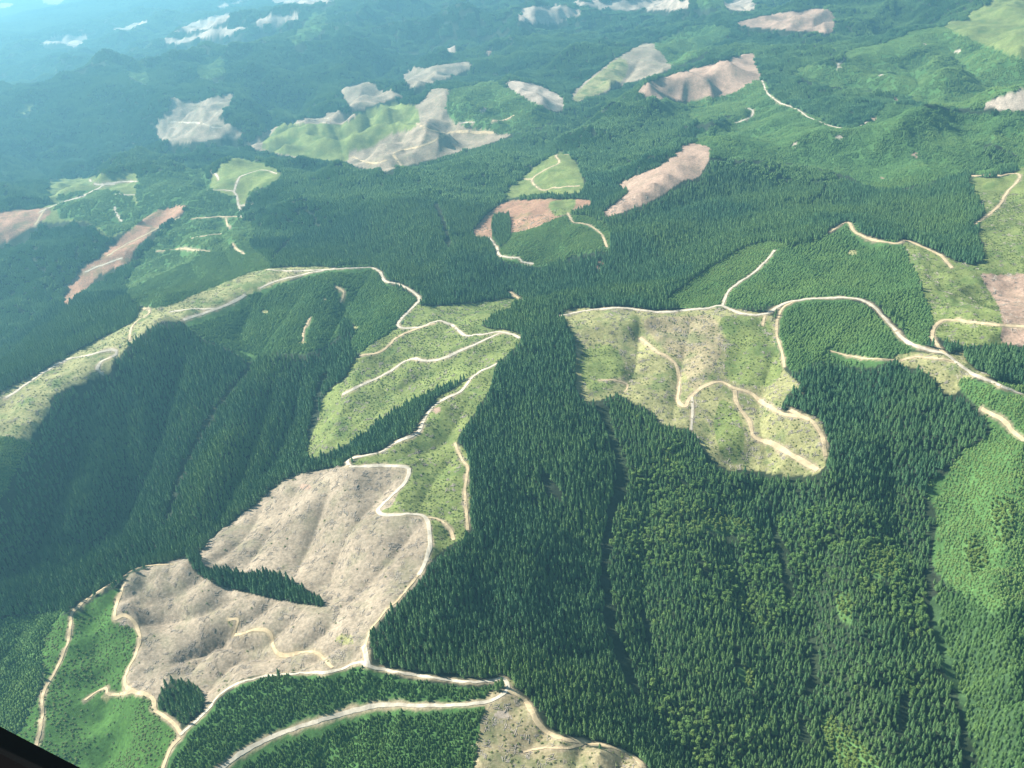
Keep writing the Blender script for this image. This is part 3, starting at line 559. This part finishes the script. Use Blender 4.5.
def emit(name, D_, protos, label, category):
    """one 'stuff' object: points on the ground, each carrying one tree of the given kinds"""
    n = len(D_['P']); me = bpy.data.meshes.new(name); me.vertices.add(n); me.vertices.foreach_set('co', D_['P'].astype(np.float32).ravel())
    # rotation: spin about own axis, then lean to the slope where tilt is set
    rot = np.zeros((n, 3), np.float32); rot[:, 2] = D_['rz']
    for i in np.where(D_['tilt'] > 0)[0]:
        nz = Vector((-D_['gx'][i], -D_['gy'][i], 1)).normalized(); M = Vector((0, 0, 1)).rotation_difference(nz).to_matrix() @ Matrix.Rotation(float(round(D_['rz'][i]/1.5708)*1.5708), 3, 'Z'); rot[i] = M.to_euler()
    for nm, ty, ar_ in (('vid', 'INT', D_['k'].astype(np.int32)), ('scl', 'FLOAT', D_['s'].astype(np.float32)), ('tone', 'FLOAT', np.asarray(D_['tone'], np.float32))):
        q = me.attributes.new(nm, ty, 'POINT'); q.data.foreach_set('value', ar_)
    q = me.attributes.new('rot', 'FLOAT_VECTOR', 'POINT'); q.data.foreach_set('vector', rot.ravel())
    o = obj(name, me); o['kind'] = 'stuff'; o['label'] = label; o['category'] = category
    ng = bpy.data.node_groups.new(name+'_nodes', 'GeometryNodeTree'); ng.interface.new_socket('Geometry', in_out='INPUT', socket_type='NodeSocketGeometry'); ng.interface.new_socket('Geometry', in_out='OUTPUT', socket_type='NodeSocketGeometry')
    nn = ng.nodes; L = ng.links; gi = nn.new('NodeGroupInput'); go_ = nn.new('NodeGroupOutput'); jn = nn.new('GeometryNodeJoinGeometry')
    def att(nm, ty):
        a = nn.new('GeometryNodeInputNamedAttribute'); a.data_type = ty; a.inputs[0].default_value = nm; return a.outputs[0]
    vi = att('vid', 'INT'); sc = att('scl', 'FLOAT'); rt = att('rot', 'FLOAT_VECTOR')
    for i, pr in enumerate(protos):
        cp = nn.new('FunctionNodeCompare'); cp.data_type = 'INT'; cp.operation = 'EQUAL'; L.new(vi, cp.inputs[2]); cp.inputs[3].default_value = i
        oi = nn.new('GeometryNodeObjectInfo'); oi.transform_space = 'ORIGINAL'; oi.inputs[0].default_value = pr[0]; oi.inputs[1].default_value = False
        src = oi.outputs['Geometry']
        if len(pr) > 1:
            o2 = nn.new('GeometryNodeObjectInfo'); o2.transform_space = 'ORIGINAL'; o2.inputs[0].default_value = pr[1]; j2 = nn.new('GeometryNodeJoinGeometry'); L.new(src, j2.inputs[0]); L.new(o2.outputs['Geometry'], j2.inputs[0]); src = j2.outputs[0]
        ip = nn.new('GeometryNodeInstanceOnPoints'); L.new(gi.outputs[0], ip.inputs['Points']); L.new(cp.outputs[0], ip.inputs['Selection']); L.new(src, ip.inputs['Instance']); L.new(rt, ip.inputs['Rotation']); L.new(sc, ip.inputs['Scale'])
        L.new(ip.outputs[0], jn.inputs[0])
    L.new(jn.outputs[0], go_.inputs[0]); md = o.modifiers.new('planting', 'NODES'); md.node_group = ng
    return o
def individuals(name, D_, idx, crowns, trunks, label, category, group):
    """separate trees (trunk > and crown >) for the ones that show largest"""
    protos = []; used = {}
    for i in idx:
        k = int(D_['k'][i]) % len(crowns); r = bpy.data.objects.new(name, None); COL.objects.link(r); r.empty_display_size = 1
        r.location = D_['P'][i]; r.rotation_euler = (0, 0, D_['rz'][i]); r.scale = [float(D_['s'][i])]*3
        r['label'] = label; r['category'] = category; r['group'] = group
        if k not in used:
            t = obj('trunk', trunks[k], r); c = obj('crown', crowns[k], r); used[k] = (t, c)
        else:
            t, c = (q.copy() for q in used[k])
            for q in (t, c): COL.objects.link(q); q.parent = r
        c['tone'] = float(D_['tone'][i])
    return used
def pick_nearest(D_, n, sel):
    p, z = project(D_['P']+np.array([0, 0, 6.0])); ok = (p[:, 0] > 4) & (p[:, 0] < W-4) & (p[:, 1] > 4) & (p[:, 1] < H-2) & sel
    i = np.where(ok)[0]; return i[np.argsort(z[i])[:n]]
def drop(D_, idx):
    m = np.ones(len(D_['P']), bool); m[idx] = False; return {k: v[m] for k, v in D_.items()}
NV = 6
CC = []; CT = []; YC = []; YT = []; BC = []; BT = []
for s in range(NV):
    h = [14.5, 16.5, 18, 19, 15.5, 13][s]
    v, f, t = conifer(h, [2.8, 3.0, 3.15, 3.25, 2.7, 2.6][s], 6, 6, 100+s, .2); CC.append(mk('conifer_crown', v, f, MC, t)); CT.append(mk('conifer_trunk', *trunk(h, .38), mw))
    h = [7, 8, 9, 6, 7.5, 8.5][s]
    v, f, t = conifer(h, 2.7, 3, 7, 200+s, .03, 1.0); YC.append(mk('young_crown', v, f, MY, t)); YT.append(mk('young_trunk', *trunk(h, .16), mw))
    h = [11, 13, 10, 14, 12, 9][s]
    v, f, t = leafy(h, 4.2, 210, 300+s, .15, .95); BC.append(mk('broadleaf_crown', v, f, MB, t)); BT.append(mk('broadleaf_trunk', *trunk(h*.75, .28), mw))
YL = []
def hid(me):  # source shape kept only as data for the planting
    return bpy.data.objects.new(me.name, me)
for s in range(3):
    v, f, t = conifer([3.2, 3.9, 4.4][s], 2.6, 2, 7, 600+s, .02); YL.append((hid(mk('sapling_shape', v, f, MY, t)),))
c20 = [hid(mk('far_clump', *clump(20.5, 12, 5+s, 'c')[:2], MC, clump(20.5, 12, 5+s, 'c')[2])) for s in range(3)]
c60 = [hid(mk('far_clump', *clump(58, 49, 15+s, 'c')[:2], MC, clump(58, 49, 15+s, 'c')[2])) for s in range(2)]
y20 = [hid(mk('far_clump', *clump(20.5, 16, 25+s, 'y')[:2], MY, clump(20.5, 16, 25+s, 'y')[2])) for s in range(3)]
y60 = [hid(mk('far_clump', *clump(58, 64, 35+s, 'y')[:2], MY, clump(58, 64, 35+s, 'y')[2])) for s in range(2)]
# --- mature conifers
rnd = lambda n, a, b: rng.integers(a, b, n)
mA = isin(KA, 'forest', 'lforest', 'clump'); P = A[mA]; kk = KA[mA]; n = len(P)
stand = np.clip((fbm(P[:, 0]/260, P[:, 1]/260, 55, 2)-.45)*3, 0, .6)
tone = np.where(kk == K['lforest'], rng.uniform(.2, .7, n), rng.uniform(0, .15, n)+stand)
mixb = (kk == K['lforest']) & (rng.random(n) < .02+.5*np.clip((fbm(P[:, 0]/130, P[:, 1]/130, 77)-.56)*8, 0, 1))
con = pts(P, rnd(n, 0, NV), tone, smin=.68, smax=1.2); con['s'] = con['s']*np.where(kk == K['lforest'], .86, 1.0)*(.85+.3*fbm(P[:, 0]/200, P[:, 1]/200, 66, 2))
brd_extra = {k: v[mixb] for k, v in con.items()}; con = {k: v[~mixb] for k, v in con.items()}
nb = isin(KB, 'forest', 'lforest'); q = Bm[nb]; conB = pts(q, rnd(len(q), NV, NV+3), np.clip((fbm(q[:, 0]/500, q[:, 1]/500, 57, 2)-.4)*3, 0, .8), smin=.9, smax=1.15, tilt=12)
nc = isin(KC, 'forest', 'lforest'); q = Cf[nc]; conC = pts(q, rnd(len(q), NV+3, NV+5), np.clip((fbm(q[:, 0]/900, q[:, 1]/900, 58, 2)-.4)*3, 0, .8), smin=.95, smax=1.1, tilt=30)
idx = pick_nearest(con, 300, np.ones(len(con['P']), bool))
ind = individuals('conifer_tree', con, idx, CC, CT, 'tall dark green conifer along the front of the big forest at the bottom', 'conifer', 'nearest tall conifers of the big forest')
u = drop(con, idx); allc = cat([u, conB, conC])
def proto_list(used, crowns, trunks):
    out = []
    for k in range(NV):
        if k in used: t, c = used[k]; out.append((c, t))
        else: out.append((hid(crowns[k]), hid(trunks[k])))
    return out
emit('conifer_forest', allc, proto_list(ind, CC, CT)+[(o,) for o in c20]+[(o,) for o in c60], 'dark green conifer forest covering the hills between the cleared slopes', 'forest')
# --- plantations
mA = isin(KA, 'green', 'mid', 'mid2', 'plant'); P = A[mA]; kk = KA[mA]; n = len(P)
extra = P[isin(kk, 'green', 'mid', 'plant', 'mid2')]; ex = extra+np.concatenate([rng.uniform(2, 3.6, (len(extra), 2)), np.zeros((len(extra), 1))], 1); ex[:, 2] = ground_h(ex[:, 0], ex[:, 1]); P = np.concatenate([P, ex]); kk = np.concatenate([kk, kk[isin(kk, 'green', 'mid', 'plant', 'mid2')]]); n = len(P)
low = isin(kk, 'green', 'mid'); scm = np.select([kk == K['green'], kk == K['plant'], kk == K['mid2']], [.85, .74, .9], 1.12)
yo = pts(P, rnd(n, 0, NV), np.select([kk == K['green'], kk == K['plant']], [rng.uniform(.4, .9, n), rng.uniform(0, .5, n)], rng.uniform(0, .35, n)), smin=.75, smax=1.2); yo['s'] = yo['s']*scm; yo['k'] = np.where(low, NV+5+rnd(n, 0, 3), yo['k'])
q = Bm[isin(KB, 'mid', 'mid2', 'green')]; kq = KB[isin(KB, 'mid', 'mid2', 'green')]; yB = pts(q, rnd(len(q), NV, NV+3), np.where(kq == K['green'], .6, .15), smin=.9, smax=1.15, tilt=12)
q = Cf[isin(KC, 'mid', 'green')]; yC = pts(q, rnd(len(q), NV+3, NV+5), np.full(len(q), .3), smin=.95, smax=1.1, tilt=30)
pp, zz = project(yo['P']); sel = (kk == K['plant'])
idx = pick_nearest(yo, 300, sel)
ind = individuals('young_conifer', yo, idx, YC, YT, 'young bushy conifer in the planted block below the looping gravel road', 'young conifer', 'nearest young conifers of the planted block')
emit('conifer_plantation', cat([drop(yo, idx), yB, yC]), proto_list(ind, YC, YT)+[(o,) for o in y20]+[(o,) for o in y60]+YL, 'mid green blocks of young planted conifers between roads and forest', 'plantation')
# --- broadleaf
mA = isin(KA, 'bleaf'); P = A[mA]; e = P+rng.uniform(1.5, 4.2, P.shape); e[:, 2] = ground_h(e[:, 0], e[:, 1]); P = np.concatenate([P, e]); n = len(P); br = pts(P, rnd(n, 0, NV), rng.uniform(0, .9, n), smin=.38, smax=.72)
brd_extra['tone'] = rng.uniform(-.3, .2, len(brd_extra['P'])); brd_extra['s'] = rng.uniform(.7, 1.25, len(brd_extra['P'])); br = cat([br, brd_extra])
idx = pick_nearest(br, 300, np.ones(len(br['P']), bool))
ind = individuals('broadleaf_tree', br, idx, BC, BT, 'round crowned light green broadleaf tree among the conifers of the lower right forest', 'broadleaf tree', 'nearest broadleaf trees of the lower right forest')
emit('broadleaf_woodland', drop(br, idx), proto_list(ind, BC, BT), 'bright green broadleaf woodland and scattered round crowns on the right hand slopes', 'woodland')
# --- shrubs and ground cover on the cleared slopes
SHB = []
for s in range(4):
    v, f, t = leafy(1.2, 1.9, 46, 400+s, .0, .5); SHB.append(hid(mk('shrub_shape', v, f, MS, t)))
Sx = scatter(480, 2500, 4.4); Sx = off_road(Sx, 1.0); KS = classify(Sx[:, 0], Sx[:, 1])
pat = fbm(Sx[:, 0]/40, Sx[:, 1]/40, 81, 4); w = np.select([KS == K[k] for k in ('ygreen', 'yb', 'green2', 'tan', 'tan2', 'bare', 'green', 'red')], [.55, .26, .9, .3, .3, .02, .6, .2], 0)
m = rng.random(len(Sx)) < w*np.clip((pat-.3)*3.5, .15, 1); P = Sx[m]; kk = KS[m]
emit('undergrowth', pts(P, rnd(len(P), 0, 4), np.where(isin(kk, 'yb', 'tan', 'tan2'), rng.uniform(.3, 1, len(P)), rng.uniform(0, .5, len(P))), smin=.5, smax=1.25), [(o,) for o in SHB], 'low yellow green undergrowth growing over the cleared slopes', 'undergrowth')
# --- logging slash
SL = []
for s in range(4):
    q = random.Random(500+s); V = []; F = []
    for i in range(7):
        L_ = q.uniform(2, 7); r = q.uniform(.12, .32); a = q.uniform(-.5, .5)+(q.random() < .25)*1.4; x, y, z = q.uniform(-3, 3), q.uniform(-3, 3), q.uniform(.1, .6); b0 = len(V); e = q.uniform(-.08, .12)
        for en in (-.5, .5):
            for k in range(5): V.append((x+math.cos(a)*L_*en-math.sin(a)*r*math.cos(k*1.2566), y+math.sin(a)*L_*en+math.cos(a)*r*math.cos(k*1.2566), z+r*math.sin(k*1.2566)+e*L_*en))
        for k in range(5): F.append((b0+k, b0+(k+1) % 5, b0+5+(k+1) % 5, b0+5+k))
        F += [tuple(b0+k for k in range(5)), tuple(b0+9-k for k in range(5))]
    SL.append(hid(mk('slash_shape', V, F, ml)))
pat = fbm(Sx[:, 0]/25, Sx[:, 1]/25, 91, 3); w = np.select([KS == K[k] for k in ('bare', 'red2', 'yb', 'ygreen', 'tan2', 'tan', 'red')], [.13, .15, .15, .06, .15, .05, .1], 0)
m = rng.random(len(Sx)) < w*np.clip((pat-.25)*3, .1, 1.4); P = Sx[m]; gsl = pts(P, rnd(len(P), 0, 4), np.zeros(len(P)), smin=.6, smax=1.3, tilt=5)
emit('logging_slash', gsl, [(o,) for o in SL], 'grey brown felled logs and branches littering the clearcut slopes', 'logging debris')
# ------------------------------------------------------------------ aircraft window surround (the dark edge at the lower left)
def world(p):  # metres right, up, ahead of the viewpoint
    v = p[0]*RT+p[1]*UP+p[2]*fw; return (v[0], v[1], CAMZ+v[2])
V = []; F = []; n_ = 72; sec = [(0, 0), (.004, .006), (.012, .010), (.03, .012), (.05, .004), (.05, -.02), (.004, -.02)]
tl = math.radians(-25)
for k in range(n_):
    a = 2*math.pi*k/n_; c, s = math.cos(a), math.sin(a); ex = math.copysign(abs(c)**.55, c); ey = math.copysign(abs(s)**.55, s)
    for o_, z_ in sec:
        x = ex*(.32+o_); y = ey*(.2478+o_)+.06; X = x*math.cos(tl)-y*math.sin(tl); Y = x*math.sin(tl)+y*math.cos(tl)
        V.append(world((X, Y, .30-z_)))
ns_ = len(sec)
for k in range(n_):
    for i in range(ns_): F.append((k*ns_+i, k*ns_+(i+1) % ns_, ((k+1) % n_)*ns_+(i+1) % ns_, ((k+1) % n_)*ns_+i))
mk_, n, l, b = mat('black_rubber', .8, .1); f = mrange(n, l, posnoise(n, l, 60, 3), .3, .7, .7, 1.3)
vv = n.new('ShaderNodeVectorMath'); vv.operation = 'SCALE'; vv.inputs[0].default_value = (.0015, .0015, .0017); l.new(f, vv.inputs['Scale']); l.new(vv.outputs[0], b.inputs['Base Color'])
wf = obj('window_frame', mk('window_frame', V, F, mk_)); wf['label'] = 'black edge of the aircraft window frame across the bottom left corner'; wf['category'] = 'window frame'
# ------------------------------------------------------------------ haze
HZ = .9e-4; HC = (.33, .80, 1.0)
x0, x1, y0, y1, z0, z1 = -56000, 56000, -900, 64000, float(GZ.min())-25, CAMZ+25
me = mk('haze', [(x, y, z) for z in (z0, z1) for y in (y0, y1) for x in (x0, x1)], [(0, 2, 3, 1), (4, 5, 7, 6), (0, 1, 5, 4), (2, 6, 7, 3), (0, 4, 6, 2), (1, 3, 7, 5)], mg); me.materials.clear()
mh = bpy.data.materials.new('air'); mh.use_nodes = True; n = mh.node_tree.nodes; n.clear(); o_ = n.new('ShaderNodeOutputMaterial'); pv = n.new('ShaderNodeVolumePrincipled')
pv.inputs['Density'].default_value = HZ; pv.inputs['Color'].default_value = (*HC, 1); pv.inputs['Anisotropy'].default_value = 0.4; mh.node_tree.links.new(pv.outputs[0], o_.inputs['Volume'])
me.materials.append(mh); hz = obj('haze', me); hz['kind'] = 'stuff'; hz['label'] = 'blue summer haze over the far hills'; hz['category'] = 'haze'
# ------------------------------------------------------------------ camera, sky, sun
cd = bpy.data.cameras.new('camera'); cam = bpy.data.objects.new('camera', cd); COL.objects.link(cam)
M = Matrix((RT, UP, -fw)).transposed().to_4x4(); M.translation = (0, 0, CAMZ); cam.matrix_world = M
cd.sensor_width = 36; cd.lens = 36*FPX/W; cd.clip_start = .05; cd.clip_end = 120000; S.camera = cam
sun = np.array([-.86, .36]); sun /= np.linalg.norm(sun); EL = math.radians(43)
sd = Vector((sun[0]*math.cos(EL), sun[1]*math.cos(EL), math.sin(EL)))
ld = bpy.data.lights.new('sun', 'SUN'); ld.energy = 5.0; ld.angle = math.radians(.5); ld.color = (1, .965, .91); lo = bpy.data.objects.new('sun', ld); COL.objects.link(lo); lo.rotation_euler = sd.to_track_quat('Z', 'Y').to_euler(); lo.location = (0, 0, 3000)
w = bpy.data.worlds.new('World'); S.world = w; w.use_nodes = True; n = w.node_tree.nodes; st = n.new('ShaderNodeTexSky'); st.sky_type = 'NISHITA'; st.sun_disc = False; st.sun_elevation = EL; st.sun_rotation = math.atan2(sun[0], sun[1]); st.altitude = 600
w.node_tree.links.new(st.outputs[0], n['Background'].inputs[0]); n['Background'].inputs[1].default_value = .055
S.view_settings.view_transform = 'Standard'; S.view_settings.look = 'None'; S.view_settings.exposure = 1.27; S.view_settings.gamma = 1
S.render.resolution_x = W; S.render.resolution_y = H
import time
print('COUNTS', time.process_time(), len(go.data.vertices), len(gsl['P']), len(allc['P']), len(yo['P']), len(br['P']), len(P), GZ.min(), GZ.max())
